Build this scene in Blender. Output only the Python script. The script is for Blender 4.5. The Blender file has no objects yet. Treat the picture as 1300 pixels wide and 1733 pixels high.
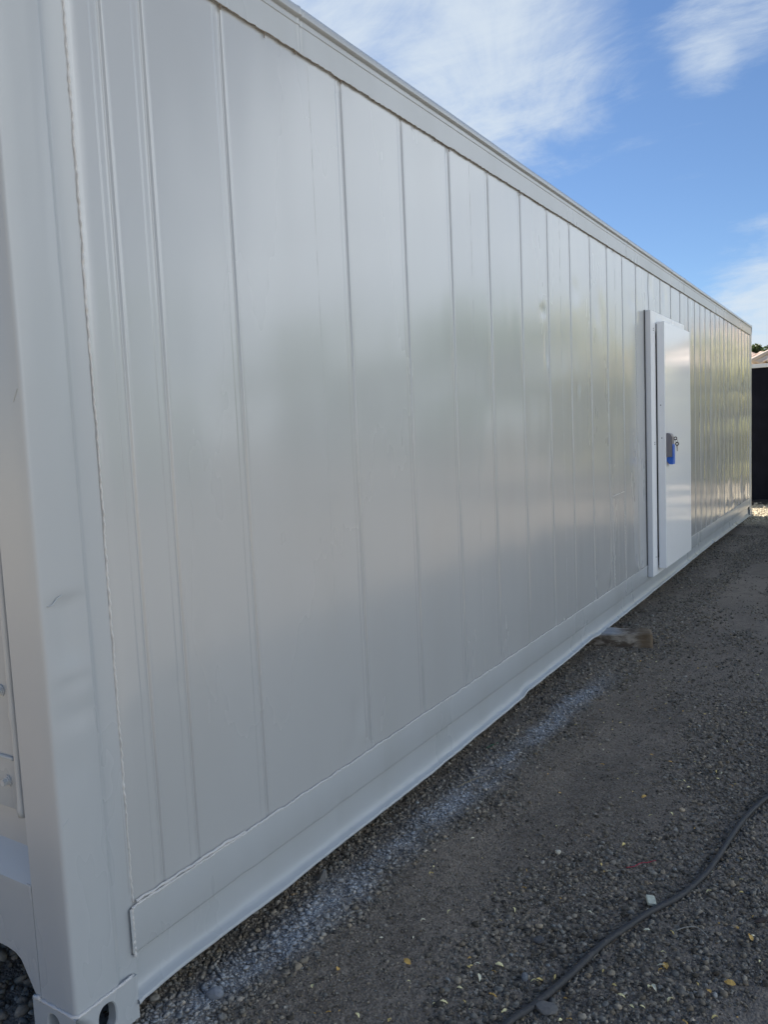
import bpy, bmesh, math, random
import numpy as np
from mathutils import Vector, Matrix, noise

rng = np.random.default_rng(11)
random.seed(5)
S = bpy.context.scene
C = S.collection

# ------------------------------------------------------------------ camera
FPX, YAW, PITCH, ROLL = 1332.64, math.radians(32.1267), math.radians(5.5064), math.radians(-2.5497)
CAM = Vector((1.62367, -1.08385, 1.48627))
fw = Vector((-math.sin(YAW)*math.cos(PITCH), math.cos(YAW)*math.cos(PITCH), -math.sin(PITCH)))
r0 = fw.cross(Vector((0, 0, 1))).normalized(); u0 = r0.cross(fw)
rr = r0*math.cos(ROLL)+u0*math.sin(ROLL); uu = -r0*math.sin(ROLL)+u0*math.cos(ROLL)
cam = bpy.data.cameras.new("camera"); co = bpy.data.objects.new("camera", cam); C.objects.link(co)
M = Matrix((rr, uu, -fw)).transposed().to_4x4(); M.translation = CAM
co.matrix_world = M
cam.sensor_fit = 'HORIZONTAL'; cam.sensor_width = 36; cam.lens = 36*FPX/1300
cam.clip_start = 0.02; cam.clip_end = 3000
S.camera = co

# ------------------------------------------------------------------ light
SUN_AZ, SUN_EL = math.radians(-60), math.radians(45)          # azimuth from +Y, clockwise positive
sv = Vector((math.sin(SUN_AZ)*math.cos(SUN_EL), math.cos(SUN_AZ)*math.cos(SUN_EL), math.sin(SUN_EL)))
sl = bpy.data.lights.new("sun", 'SUN'); sl.energy = 5.0; sl.angle = math.radians(0.5); sl.color = (1.0, 0.93, 0.82)
so = bpy.data.objects.new("sun", sl); C.objects.link(so)
so.rotation_euler = sv.to_track_quat('Z', 'Y').to_euler()

W = bpy.data.worlds.new("World"); S.world = W; W.use_nodes = True
nt = W.node_tree; N = nt.nodes; L = nt.links
for n in list(N): N.remove(n)
def wn(t, **k):
    n = N.new(t)
    for a, b in k.items(): setattr(n, a, b)
    return n
out = wn('ShaderNodeOutputWorld'); bg = wn('ShaderNodeBackground'); L.new(bg.outputs[0], out.inputs[0])
sky = wn('ShaderNodeTexSky'); sky.sky_type = 'NISHITA'; sky.sun_disc = False
sky.sun_elevation = SUN_EL; sky.sun_rotation = SUN_AZ % (2*math.pi)
sky.air_density = 0.9; sky.dust_density = 0.1; sky.ozone_density = 6.0
bg.inputs[1].default_value = 0.05
tc = wn('ShaderNodeTexCoord')
sep = wn('ShaderNodeSeparateXYZ'); L.new(tc.outputs['Generated'], sep.inputs[0])
def wm(op, a, b=None, c=None, clamp=False):
    n = wn('ShaderNodeMath', operation=op, use_clamp=clamp)
    for i, v in enumerate((a, b, c)):
        if v is None: continue
        if isinstance(v, (int, float)): n.inputs[i].default_value = v
        else: L.new(v, n.inputs[i])
    return n.outputs[0]
den = wm('ADD', wm('MAXIMUM', sep.outputs[2], 0.0), 0.22)
cx_ = wm('DIVIDE', sep.outputs[0], den); cy_ = wm('DIVIDE', sep.outputs[1], den)
cmb = wn('ShaderNodeCombineXYZ'); L.new(cx_, cmb.inputs[0]); L.new(cy_, cmb.inputs[1])
def wnoise(scale, detail, rough, off, sx=1.0, rot=0.0, dist=0.0):
    mp = wn('ShaderNodeMapping'); mp.inputs['Location'].default_value = (off, off*0.7, 0)
    mp.inputs['Scale'].default_value = (sx, 1, 1); mp.inputs['Rotation'].default_value = (0, 0, rot)
    L.new(cmb.outputs[0], mp.inputs[0])
    n = wn('ShaderNodeTexNoise'); n.inputs['Scale'].default_value = scale; n.inputs['Detail'].default_value = detail
    n.inputs['Roughness'].default_value = rough; n.inputs['Distortion'].default_value = dist
    L.new(mp.outputs[0], n.inputs['Vector']); return n.outputs[0]
n1 = wnoise(2.6, 8, 0.66, 2.3, 0.8, 0.5, 0.9); n2 = wnoise(8.0, 7, 0.65, 7.1, 0.4, 0.9, 0.6)
tex = wm('ADD', wm('MULTIPLY', n1, 0.68), wm('MULTIPLY', n2, 0.32))
def blob(v, lo, hi, w):                       # a patch of cloud round a direction: smooth from cos lo to cos hi
    v = Vector(v).normalized()
    d = wn('ShaderNodeVectorMath', operation='DOT_PRODUCT'); L.new(tc.outputs['Generated'], d.inputs[0]); d.inputs[1].default_value = v
    mr = wn('ShaderNodeMapRange', interpolation_type='SMOOTHSTEP'); L.new(d.outputs['Value'], mr.inputs[0])
    mr.inputs[1].default_value = math.cos(math.radians(lo)); mr.inputs[2].default_value = math.cos(math.radians(hi))
    return wm('MULTIPLY', mr.outputs[0], w)
b = None
for v, lo, hi, w in [((-.476, .765, .434), 17, 1, 0.40), ((-.56, .72, .40), 26, 6, 0.26), ((-.33, .84, .405), 9, 1, 0.30),
                     ((-.12, .905, .405), 5.5, .5, 0.40), ((-.16, .915, .365), 2.5, .3, 0.22), ((-.06, .985, .10), 9, 2, 0.8), ((.45, .87, .16), 24, 12, .75), ((.2, .96, .13), 12, 4, .6),  # includes unseen low clouds, added to reflect in the wall
                     ((.93, .1, .26), 38, 14, .8), ((.3, -.9, .3), 30, 10, .4)]:  # unseen clouds to the side and behind, added to brighten the wall
    t = blob(v, lo, hi, w); b = t if b is None else wm('ADD', b, t)
hz = wn('ShaderNodeMapRange', interpolation_type='SMOOTHSTEP'); L.new(sep.outputs[2], hz.inputs[0])
hz.inputs[1].default_value = 0.16; hz.inputs[2].default_value = 0.0; hz.inputs[3].default_value = 0; hz.inputs[4].default_value = 0.45
b = wm('ADD', b, hz.outputs[0])
cl = wn('ShaderNodeMapRange', interpolation_type='SMOOTHSTEP'); L.new(wm('ADD', wm('MULTIPLY', wm('SUBTRACT', tex, 0.5), 2.1), b), cl.inputs[0])
cl.inputs[1].default_value = 0.16; cl.inputs[2].default_value = 1.0; cl.inputs[3].default_value = 0; cl.inputs[4].default_value = 0.9
mx = wn('ShaderNodeMix', data_type='RGBA'); L.new(cl.outputs[0], mx.inputs[0]); L.new(sky.outputs[0], mx.inputs[6])
lit = wn('ShaderNodeMapRange', interpolation_type='SMOOTHSTEP'); ld = wn('ShaderNodeVectorMath', operation='DOT_PRODUCT')
L.new(tc.outputs['Generated'], ld.inputs[0]); ld.inputs[1].default_value = (.93, .1, .32); L.new(ld.outputs['Value'], lit.inputs[0])
lit.inputs[1].default_value = .25; lit.inputs[2].default_value = .9; lit.inputs[3].default_value = 0; lit.inputs[4].default_value = 1
cc = wn('ShaderNodeMix', data_type='RGBA'); L.new(lit.outputs[0], cc.inputs[0]); cc.inputs[6].default_value = (5.6, 6.3, 7.0, 1); cc.inputs[7].default_value = (27, 29, 31, 1)  # bright colour: unseen side cloud, raised to light the wall
L.new(cc.outputs[2], mx.inputs[7])
L.new(mx.outputs[2], bg.inputs[0])
S.view_settings.view_transform = 'Standard'; S.view_settings.look = 'None'
S.view_settings.exposure = 1.33; S.view_settings.gamma = 1.0
S.cycles.max_bounces = 7; S.cycles.diffuse_bounces = 4; S.cycles.transparent_max_bounces = 12

# ------------------------------------------------------------------ materials
def mat(name, base=(.5, .5, .5), rough=.5, metal=0.0, spec=.5):
    m = bpy.data.materials.new(name); m.use_nodes = True
    p = m.node_tree.nodes['Principled BSDF']
    p.inputs['Base Color'].default_value = (*base, 1); p.inputs['Roughness'].default_value = rough
    p.inputs['Metallic'].default_value = metal; p.inputs['Specular IOR Level'].default_value = spec
    return m
class G:                                       # short node builder
    def __init__(s, m): s.m = m; s.t = m.node_tree; s.p = s.t.nodes['Principled BSDF']; s.co = s.t.nodes.new('ShaderNodeTexCoord')
    def new(s, t, **k):
        n = s.t.nodes.new(t)
        for a, b in k.items(): setattr(n, a, b)
        return n
    def link(s, a, b): s.t.links.new(a, b)
    def noise(s, scale, detail=4, rough=.55, sc=(1, 1, 1), vec=None, dist=0):
        mp = s.new('ShaderNodeMapping'); mp.inputs['Scale'].default_value = sc
        s.link(vec or s.co.outputs['Object'], mp.inputs[0])
        n = s.new('ShaderNodeTexNoise'); n.inputs['Scale'].default_value = scale; n.inputs['Detail'].default_value = detail
        n.inputs['Roughness'].default_value = rough; n.inputs['Distortion'].default_value = dist
        s.link(mp.outputs[0], n.inputs['Vector']); return n.outputs[0]
    def ramp(s, v, a, b, c=0., d=1., smooth=True):
        n = s.new('ShaderNodeMapRange', interpolation_type='SMOOTHSTEP' if smooth else 'LINEAR')
        s.link(v, n.inputs[0])
        for i, q in enumerate((a, b, c, d)): n.inputs[i+1].default_value = q
        return n.outputs[0]
    def math(s, op, a, b=0., clamp=False):
        n = s.new('ShaderNodeMath', operation=op, use_clamp=clamp)
        for i, v in enumerate((a, b)):
            if isinstance(v, (int, float)): n.inputs[i].default_value = v
            else: s.link(v, n.inputs[i])
        return n.outputs[0]
    def mix(s, f, a, b, blend='MIX'):
        n = s.new('ShaderNodeMix', data_type='RGBA', blend_type=blend)
        if isinstance(f, (int, float)): n.inputs[0].default_value = f
        else: s.link(f, n.inputs[0])
        for i, v in ((6, a), (7, b)):
            if isinstance(v, tuple): n.inputs[i].default_value = (*v, 1)
            else: s.link(v, n.inputs[i])
        return n.outputs[2]
    def bump(s, h, strength, dist, prev=None):
        n = s.new('ShaderNodeBump'); n.inputs['Strength'].default_value = strength; n.inputs['Distance'].default_value = dist
        s.link(h, n.inputs['Height'])
        if prev is not None: s.link(prev, n.inputs['Normal'])
        return n.outputs[0]
    def set(s, k, v):
        if isinstance(v, (int, float)): s.p.inputs[k].default_value = v
        else: s.link(v, s.p.inputs[k])

def paint(name, base, r0, r1, grime=.12, wav=.5):
    m = mat(name, base, r0); g = G(m)
    big = g.noise(1.1, 5, .6, (1, 1, .35)); fine = g.noise(240, 2, .5); mid = g.noise(14, 4, .6, (1, 1, .25))
    dirt = g.noise(2.2, 4, .5, (1, 1.5, .5))
    c = g.mix(g.ramp(dirt, .42, .75, 0, grime), base, (base[0]*.74, base[1]*.71, base[2]*.64))
    g.set('Base Color', c)
    g.set('Roughness', g.ramp(big, .2, .8, r0, r1))
    nb = g.bump(fine, .03, .0004)
    if wav > .08: nb = g.bump(mid, wav, .0012, nb)
    g.set('Normal', nb)
    return m
M_PAINT = paint('grey_white_paint', (.405, .42, .425), .22, .30, .10, .06)
pp_ = M_PAINT.node_tree.nodes['Principled BSDF']; pp_.inputs['Specular IOR Level'].default_value = .6; pp_.inputs['Coat Weight'].default_value = .7; pp_.inputs['Coat Roughness'].default_value = .145; pp_.inputs['Coat IOR'].default_value = 1.55
M_PAINT2 = paint('frame_paint', (.395, .42, .435), .24, .34, .2, .3)
M_DOOR = paint('white_gloss_door', (.86, .88, .89), .08, .13, .04, .05)
M_DFRAME = paint('white_door_frame', (.78, .80, .82), .22, .35, .05, .1)
M_WELD = paint('painted_weld', (.52, .52, .51), .22, .32, .1, .8)
M_SEAL = mat('cracked_sealant', (.16, .13, .10), .8)
M_DARK = mat('dark_gasket_and_gap', (.035, .04, .045), .6)  # gaskets, and the shade strip beside the access panel
M_HGREY = mat('grey_plastic', (.20, .19, .205), .42)
M_HBLUE = mat('blue_plastic', (.01, .12, .55), .35)
M_STEEL = mat('key_steel', (.16, .14, .12), .4, 1.0)
M_BOLT = M_PAINT2

def gravel_mat(name, tinted):
    m = mat(name, (.05, .05, .05), .9); g = G(m)
    geo = g.new('ShaderNodeNewGeometry'); P = geo.outputs['Position']
    sp = g.new('ShaderNodeSeparateXYZ'); g.link(P, sp.inputs[0])
    n_big = g.noise(1.6, 5, .6, (1, .5, 1), P); n_mid = g.noise(9, 6, .65, (1, 1, 1), P); n_f = g.noise(110, 5, .7, (1, 1, 1), P)
    if tinted:
        at = g.new('ShaderNodeAttribute'); at.attribute_name = 'tint'; base = at.outputs['Color']
        base = g.mix(g.ramp(n_f, .3, .75, 0, .5), base, (.085, .075, .064))
    else:
        base = g.mix(g.ramp(n_big, .35, .65), (.155, .128, .100), (.225, .187, .146))
        base = g.mix(g.ramp(n_f, .35, .8, 0, .8), base, (.36, .32, .27))
        base = g.mix(g.ramp(n_mid, .45, .75, 0, .55), base, (.10, .082, .066))
        vor = g.new('ShaderNodeTexVoronoi'); vor.inputs['Scale'].default_value = 210; g.link(P, vor.inputs['Vector'])
        sepc = g.new('ShaderNodeSeparateColor'); g.link(vor.outputs['Color'], sepc.inputs[0])
        base = g.mix(g.ramp(sepc.outputs[0], .985, 1.0, 0, .7), base, (.36, .33, .25))
    # pale blue paint dust drifted onto the stones in a strip along the container
    cx = g.math('ADD', g.math('MULTIPLY', sp.outputs[1], .046), .072)
    wob = g.math('MULTIPLY', g.math('SUBTRACT', g.noise(1.4, 2, .5, (1, 1, 1), P), .5), .14)
    dx = g.math('ABSOLUTE', g.math('SUBTRACT', g.math('SUBTRACT', sp.outputs[0], cx), wob))
    band = g.ramp(g.math('ADD', dx, g.math('MULTIPLY', g.math('SUBTRACT', g.noise(7, 5, .7, (1, .8, 1), P), .5), .14)), .12, .0)
    band = g.math('MULTIPLY', band, g.ramp(sp.outputs[1], 3.9, 3.0)); band = g.math('MULTIPLY', band, g.ramp(g.noise(3.2, 4, .7, (1, .5, 1), P), .36, .56, .10, 1))
    band = g.math('MULTIPLY', band, g.ramp(g.noise(260, 3, .7, (1, 1, 1), P), .36, .56, .25, 1))
    sepn = g.new('ShaderNodeSeparateXYZ'); g.link(geo.outputs['Normal'], sepn.inputs[0])
    band = g.math('MULTIPLY', band, g.ramp(sepn.outputs[2], .1, .7, .25, 1))
    band = g.math('MULTIPLY', band, 0.8 if tinted else .5, True)
    base = g.mix(band, base, (.50, .56, .63))
    # lighter tan gravel beyond the far end of the container; ground behind the viewpoint paled to bounce light
    far = g.ramp(g.math('ADD', sp.outputs[1], g.math('MULTIPLY', n_mid, .5)), 11.2, 11.75); far = g.math('MULTIPLY', far, g.ramp(g.math('ADD', sp.outputs[0], n_mid), 1.7, 1.1)); far = g.math('MAXIMUM', far, g.ramp(sp.outputs[1], -2.5, -4.5))
    tan = g.mix(g.ramp(n_f, .3, .7), (.34, .29, .21), (.62, .55, .42))
    base = g.mix(far, base, tan)
    g.set('Base Color', base); g.set('Roughness', .85); g.set('Specular IOR Level', .3)
    if not tinted:
        vb = g.new('ShaderNodeTexVoronoi'); vb.inputs['Scale'].default_value = 95; g.link(P, vb.inputs['Vector'])
        vb2 = g.new('ShaderNodeTexVoronoi'); vb2.inputs['Scale'].default_value = 240; g.link(P, vb2.inputs['Vector'])
        nb = g.bump(g.math('MULTIPLY', vb.outputs['Distance'], -1), .8, .006)
        nb = g.bump(g.math('MULTIPLY', vb2.outputs['Distance'], -1), .6, .0025, nb)
        nb = g.bump(n_mid, .6, .02, nb)
        g.set('Normal', nb)
    else:
        g.set('Normal', g.bump(n_f, .5, .002))
    return m
M_GROUND = gravel_mat('cinder_gravel', False)
M_STONE = gravel_mat('loose_stone', True)

# ------------------------------------------------------------------ helpers
def link_mesh(name, V, F, m, parent=None, smooth=False, angle=None):
    me = bpy.data.meshes.new(name); me.from_pydata([tuple(map(float, v)) for v in V], [], [tuple(f) for f in F]); me.update()
    if m: me.materials.append(m)
    if smooth:
        me.polygons.foreach_set('use_smooth', [True]*len(me.polygons))
        if angle: me.set_sharp_from_angle(angle=math.radians(angle))
    o = bpy.data.objects.new(name, me); C.objects.link(o)
    if parent: o.parent = parent
    return o
def empty(name, loc, label, cat, group=None, rz=0):
    o = bpy.data.objects.new(name, None); C.objects.link(o); o.location = loc; o.rotation_euler[2] = rz
    o.empty_display_size = .1; o['label'] = label; o['category'] = cat
    if group: o['group'] = group
    return o
def tag(o, label, cat, group=None):
    o['label'] = label; o['category'] = cat
    if group: o['group'] = group
    return o
class MB:                                      # collects verts / faces
    def __init__(s): s.V = []; s.F = []
    def add(s, V, F):
        k = len(s.V); s.V += [tuple(v) for v in V]; s.F += [tuple(i+k for i in f) for f in F]
    def box(s, x0, x1, y0, y1, z0, z1, bev=0.0):
        bm = bmesh.new(); bmesh.ops.create_cube(bm, size=1)
        for v in bm.verts: v.co = Vector((x0+(v.co.x+.5)*(x1-x0), y0+(v.co.y+.5)*(y1-y0), z0+(v.co.z+.5)*(z1-z0)))
        if bev: bmesh.ops.bevel(bm, geom=bm.edges[:], offset=bev, segments=2, profile=.5, affect='EDGES')
        bm.verts.index_update(); s.add([v.co[:] for v in bm.verts], [[v.index for v in f.verts] for f in bm.faces]); bm.free()
    def tube(s, pts, rad, seg=10, cap=True):
        pts = [Vector(p) for p in pts]; V = []; F = []
        rads = rad if isinstance(rad, (list, tuple)) else [rad]*len(pts)
        prev = None
        for i, p in enumerate(pts):
            t = (pts[min(i+1, len(pts)-1)]-pts[max(i-1, 0)]).normalized()
            a = prev if prev is not None else Vector((0, 0, 1)) if abs(t.z) < .9 else Vector((1, 0, 0))
            a = (a-t*a.dot(t)).normalized(); prev = a; b_ = t.cross(a)
            for k in range(seg):
                q = 2*math.pi*k/seg; V.append(p+(a*math.cos(q)+b_*math.sin(q))*rads[i])
        for i in range(len(pts)-1):
            for k in range(seg):
                k2 = (k+1) % seg; F.append((i*seg+k, i*seg+k2, (i+1)*seg+k2, (i+1)*seg+k))
        if cap: F.append(tuple(range(seg-1, -1, -1))); F.append(tuple(range((len(pts)-1)*seg, len(pts)*seg)))
        s.add(V, F)
    def build(s, name, m, parent=None, smooth=False, angle=None): return link_mesh(name, s.V, s.F, m, parent, smooth, angle)
def grid(U, Vv, fn, flip=False):
    V = [fn(u, v) for v in Vv for u in U]; nu = len(U); F = []
    for j in range(len(Vv)-1):
        for i in range(nu-1):
            a = j*nu+i; f = (a, a+1, a+nu+1, a+nu); F.append(f[::-1] if flip else f)
    return V, F
def catmull(P, n=8):
    P = [Vector(p) for p in P]; Q = [P[0]*2-P[1]]+P+[P[-1]*2-P[-2]]; o = []
    for i in range(1, len(Q)-2):
        for k in range(n):
            t = k/n; a, b_, c, d = Q[i-1:i+3]
            o.append(.5*((2*b_)+(c-a)*t+(2*a-5*b_+4*c-d)*t*t+(3*b_-a-3*c+d)*t**3))
    o.append(P[-1]); return o

# ------------------------------------------------------------------ ground
def gz_arr(x, y):
    x = np.asarray(x, float); y = np.asarray(y, float)
    z = np.full_like(x+y, -.048)
    def g(x0, y0, s, h): return h*np.exp(-((x-x0)**2+(y-y0)**2)/(2*s*s))
    z = z + g(-.05, .05, .22, .046) + .05/(1+np.exp(-(y-10.6)*2.2))
    z = z + .004*np.sin(x*5.1+y*1.3)*np.sin(y*2.7-x*1.7) + .003*np.sin(x*11+2)*np.sin(y*7.3+1)
    rut = np.exp(-((x-(.30+.10*y))/.10)**2)*np.clip((y-1.0)/.6, 0, 1)*np.clip((5-y)/1.5, 0, 1)
    z = z - .012*rut
    rid = np.exp(-((y-11.72-.25*x)/.10)**2)*((x > -.5) & (x < 6))
    z = z + .035*rid
    return z
def gz(x, y): return float(gz_arr(x, y))
def graded(lo, hi, a, b_, fine, grow=1.25):
    m = list(np.arange(a, b_+1e-6, fine)); s = fine; v = b_
    while v < hi: s *= grow; v += s; m.append(min(v, hi))
    s = fine; v = a
    while v > lo: s *= grow; v -= s; m.insert(0, max(v, lo))
    return np.array(m)
gx = graded(-900, 900, -.6, 1.7, .016); gy = graded(-300, 1500, .1, 3.4, .016, 1.06)
X, Y = np.meshgrid(gx, gy); Z = gz_arr(X, Y)
near = (X > -.7) & (X < 1.9) & (Y > 0) & (Y < 6)
Z = Z + np.where(near, rng.normal(0, .0018, Z.shape), 0)
nv = X.size; me = bpy.data.meshes.new('ground'); nu = len(gx)
idx = np.arange(nv).reshape(X.shape); q = np.stack([idx[:-1, :-1], idx[:-1, 1:], idx[1:, 1:], idx[1:, :-1]], -1).reshape(-1, 4)
def np_mesh(me, V, Fq, k):
    me.vertices.add(len(V)); me.vertices.foreach_set('co', V.astype(np.float32).ravel())
    me.loops.add(Fq.size); me.loops.foreach_set('vertex_index', Fq.astype(np.int32).ravel())
    me.polygons.add(len(Fq)); me.polygons.foreach_set('loop_start', np.arange(0, Fq.size, k, dtype=np.int32))
    me.polygons.foreach_set('loop_total', np.full(len(Fq), k, np.int32)); me.update(calc_edges=True)
np_mesh(me, np.stack([X, Y, Z], -1).reshape(-1, 3), q, 4)
me.polygons.foreach_set('use_smooth', [True]*len(me.polygons)); me.materials.append(M_GROUND)
go = bpy.data.objects.new('ground', me); C.objects.link(go); go['kind'] = 'structure'

# ------------------------------------------------------------------ loose stones (uncountable): one mesh
bm = bmesh.new(); bmesh.ops.create_icosphere(bm, subdivisions=1, radius=1)
ICO_V = np.array([v.co[:] for v in bm.verts]); ICO_F = np.array([[v.index for v in f.verts] for f in bm.faces]); bm.free()
bm = bmesh.new(); bmesh.ops.create_icosphere(bm, subdivisions=2, radius=1)
ICO2_V = np.array([v.co[:] for v in bm.verts]); ICO2_F = np.array([[v.index for v in f.verts] for f in bm.faces]); bm.free()
def fbm2(x, y, sc, seed):
    o = np.zeros_like(x); a = 1.0; r = np.random.default_rng(seed)
    for k in range(5):
        for _ in range(3):
            th = r.uniform(0, 6.28); ph = r.uniform(0, 6.28); o += a*np.sin((x*math.cos(th)+y*math.sin(th))*sc+ph+1.5*np.sin((y*math.cos(th)-x*math.sin(th))*sc*.7+ph))
        a *= .6; sc *= 1.9
    return o/3.2
def stones(n, ylo, yhi, xr, r_mu, r_sig, rmax, Vt, Ft, seed, thr):
    r = np.random.default_rng(seed)
    y = r.uniform(ylo, yhi, n*3); x0, x1 = xr(y); x = x0+(x1-x0)*r.random(n*3)
    dens = fbm2(x, y*.6, 3.2, 3)+.35*fbm2(x, y, 14, 4)+1.4*np.exp(-((x-.072-.046*y)/.13)**2)
    keep = r.random(n*3) < 1/(1+np.exp(-(dens-thr)*5)); x = x[keep][:n]; y = y[keep][:n]; m = len(x)
    rad = np.minimum(np.exp(r.normal(math.log(r_mu), r_sig, m)), rmax)
    V = Vt[None]*(1+r.normal(0, .19, (m, len(Vt), 1)))
    sc = np.stack([r.uniform(.75, 1.3, m), r.uniform(.75, 1.3, m), r.uniform(.5, .9, m)], -1)
    V = V*sc[:, None]
    a = r.uniform(0, 6.28, m); t = r.normal(0, .35, m)
    ca, sa, ct, st = np.cos(a), np.sin(a), np.cos(t), np.sin(t)
    vy = V[..., 1]*ct[:, None]-V[..., 2]*st[:, None]; vz = V[..., 1]*st[:, None]+V[..., 2]*ct[:, None]
    vx = V[..., 0]*ca[:, None]-vy*sa[:, None]; vy = V[..., 0]*sa[:, None]+vy*ca[:, None]
    z = gz_arr(x, y)+rad*r.uniform(.0, .5, m)
    P = np.stack([vx*rad[:, None]+x[:, None], vy*rad[:, None]+y[:, None], vz*rad[:, None]+z[:, None]], -1)
    v = np.clip(r.normal(.20, .08, m), .05, .48); hue = r.normal(0, .06, m)
    pale = r.random(m) < .016; v = np.where(pale, r.uniform(.25, .5, m), v)
    col = np.stack([v*(1.12+hue), v, v*(.80-hue), np.ones(m)], -1)
    F = (Ft[None]+np.arange(m)[:, None, None]*len(Vt)).reshape(-1, 3)
    return P.reshape(-1, 3), F, np.repeat(col, len(Vt), 0)
sets = []
w1 = lambda y: (-.32+0*y, np.minimum(1.0+.35*y, 1.9))
w2 = lambda y: (-.25+0*y, np.maximum(1.62-.10*y, .5))
sets.append(stones(26000, .12, 2.0, w1, .0038, .45, .010, ICO_V, ICO_F, 1, -.05))
sets.append(stones(42000, .12, 2.4, w1, .0021, .30, .004, ICO_V, ICO_F, 11, -1.6))
sets.append(stones(14000, 2.0, 3.8, w1, .0046, .40, .010, ICO_V, ICO_F, 2, .05))
sets.append(stones(26000, 2.2, 4.6, w1, .0027, .30, .005, ICO_V, ICO_F, 12, -1.2))
sets.append(stones(24000, 3.8, 11.6, w2, .0050, .38, .012, ICO_V, ICO_F, 3, .1))
sets.append(stones(9000, 11.3, 14.3, lambda y: (-2.0+0*y, 2.5+0*y), .013, .4, .03, ICO_V, ICO_F, 4, -1.2))
sets.append(stones(800, .12, 2.6, w1, .0075, .25, .013, ICO2_V, ICO2_F, 5, .2))
sets.append(stones(2500, .0, 1.2, lambda y: (-1.6+0*y, -.25+0*y), .009, .35, .02, ICO_V, ICO_F, 6, -.6))
off = 0; VV = []; FF = []; CC = []
for P, F, c in sets: VV.append(P); FF.append(F+off); CC.append(c); off += len(P)
VV = np.concatenate(VV); FF = np.concatenate(FF); CC = np.concatenate(CC)
me = bpy.data.meshes.new('gravel_stones'); np_mesh(me, VV, FF, 3)
at = me.attributes.new('tint', 'FLOAT_COLOR', 'POINT'); at.data.foreach_set('color', CC.astype(np.float32).ravel())
me.materials.append(M_STONE)
o = bpy.data.objects.new('gravel_stones', me); C.objects.link(o); o['kind'] = 'stuff'
tag(o, 'loose dark grey cinder stones covering the ground', 'gravel')

# ------------------------------------------------------------------ shipping container
CT = empty('shipping_container', (-1.22, 6.1, 0), 'long grey white painted insulated shipping container with a white side door', 'shipping container')
def CP(o): o.parent = CT; o.matrix_parent_inverse = Matrix.Translation((1.22, -6.1, 0)); return o
ZT, ZB = 2.742, .298
GR = [.304, .436, .737, 1.345, 1.768, 2.18, 2.595, 3.005, 3.415, 3.805, 4.212, 4.60, 5.00, 5.40, 5.81, 6.235, 6.645, 7.05, 7.447, 7.777, 8.085, 8.39,
      8.705, 9.015, 9.33, 9.637, 9.945, 10.26, 10.555, 10.875, 11.18, 11.50, 11.77, 11.97]
SEAMS = [1.152, 2.385, 3.62, 4.80, 7.26]
def sstep(a, b_, x):
    t = min(1, max(0, (x-a)/(b_-a))); return t*t*(3-2*t)
GA = np.array(GR)
def groove(y):
    i = int(np.argmin(abs(GA-y))); t = y-GA[i]
    if t < -.05 or t > .03:
        if i+1 < len(GA) and -.05 < y-GA[i+1]: t = y-GA[i+1]
        else: return 0.0
    if t < -.036: return 0.
    if t < -.030: return -.0016*sstep(-.036, -.032, t)
    if t < -.011: return -.0016
    if t < -.003: return -.0016-.0044*sstep(-.011, -.003, t)
    if t < .0035: return -.006+.0072*sstep(-.002, .0035, t)
    return .0012*(1-sstep(.0035, .012, t))
def nz(x, y, z=0.): return noise.noise(Vector((x, y, z)))
DENT = [(3.36, 1.93, .015, .09, -.010), (3.385, 1.86, .010, .02, .006), (3.31, 2.16, .03, .03, -.006), (3.30, 2.2, .02, .03, .004), (3.93, 1.72, .012, .035, -.010), (3.955, 1.72, .012, .03, .005),
        (1.265, .47, .025, .06, -.006), (1.30, .38, .015, .03, .006), (1.22, .36, .03, .03, -.004), (.40, .83, .02, .03, -.002), (.25, .83, .035, .04, .002), (4.5, .40, .06, .05, .005),
        (5.3, 2.45, .1, .06, -.004), (4.4, 2.3, .09, .12, -.004), (3.9, 2.35, .08, .07, -.005), (5.85, 2.62, .08, .08, -.006), (6.4, 2.6, .07, .1, -.005),
        (10.9, 2.05, .10, .12, -.012), (11.3, 1.95, .08, .10, -.010), (10.75, 1.45, .07, .15, .008), (11.6, 2.1, .06, .2, -.010), (11.1, .55, .07, .12, -.010), (9.2, .9, .06, .2, -.007),
        (8.1, 1.3, .07, .3, -.005), (10.1, .6, .09, .12, -.010), (10.4, .42, .12, .06, .008), (9.7, .40, .1, .06, .008), (11.4, .45, .1, .06, .01), (8.8, 1.8, .06, .2, .005)]
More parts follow.
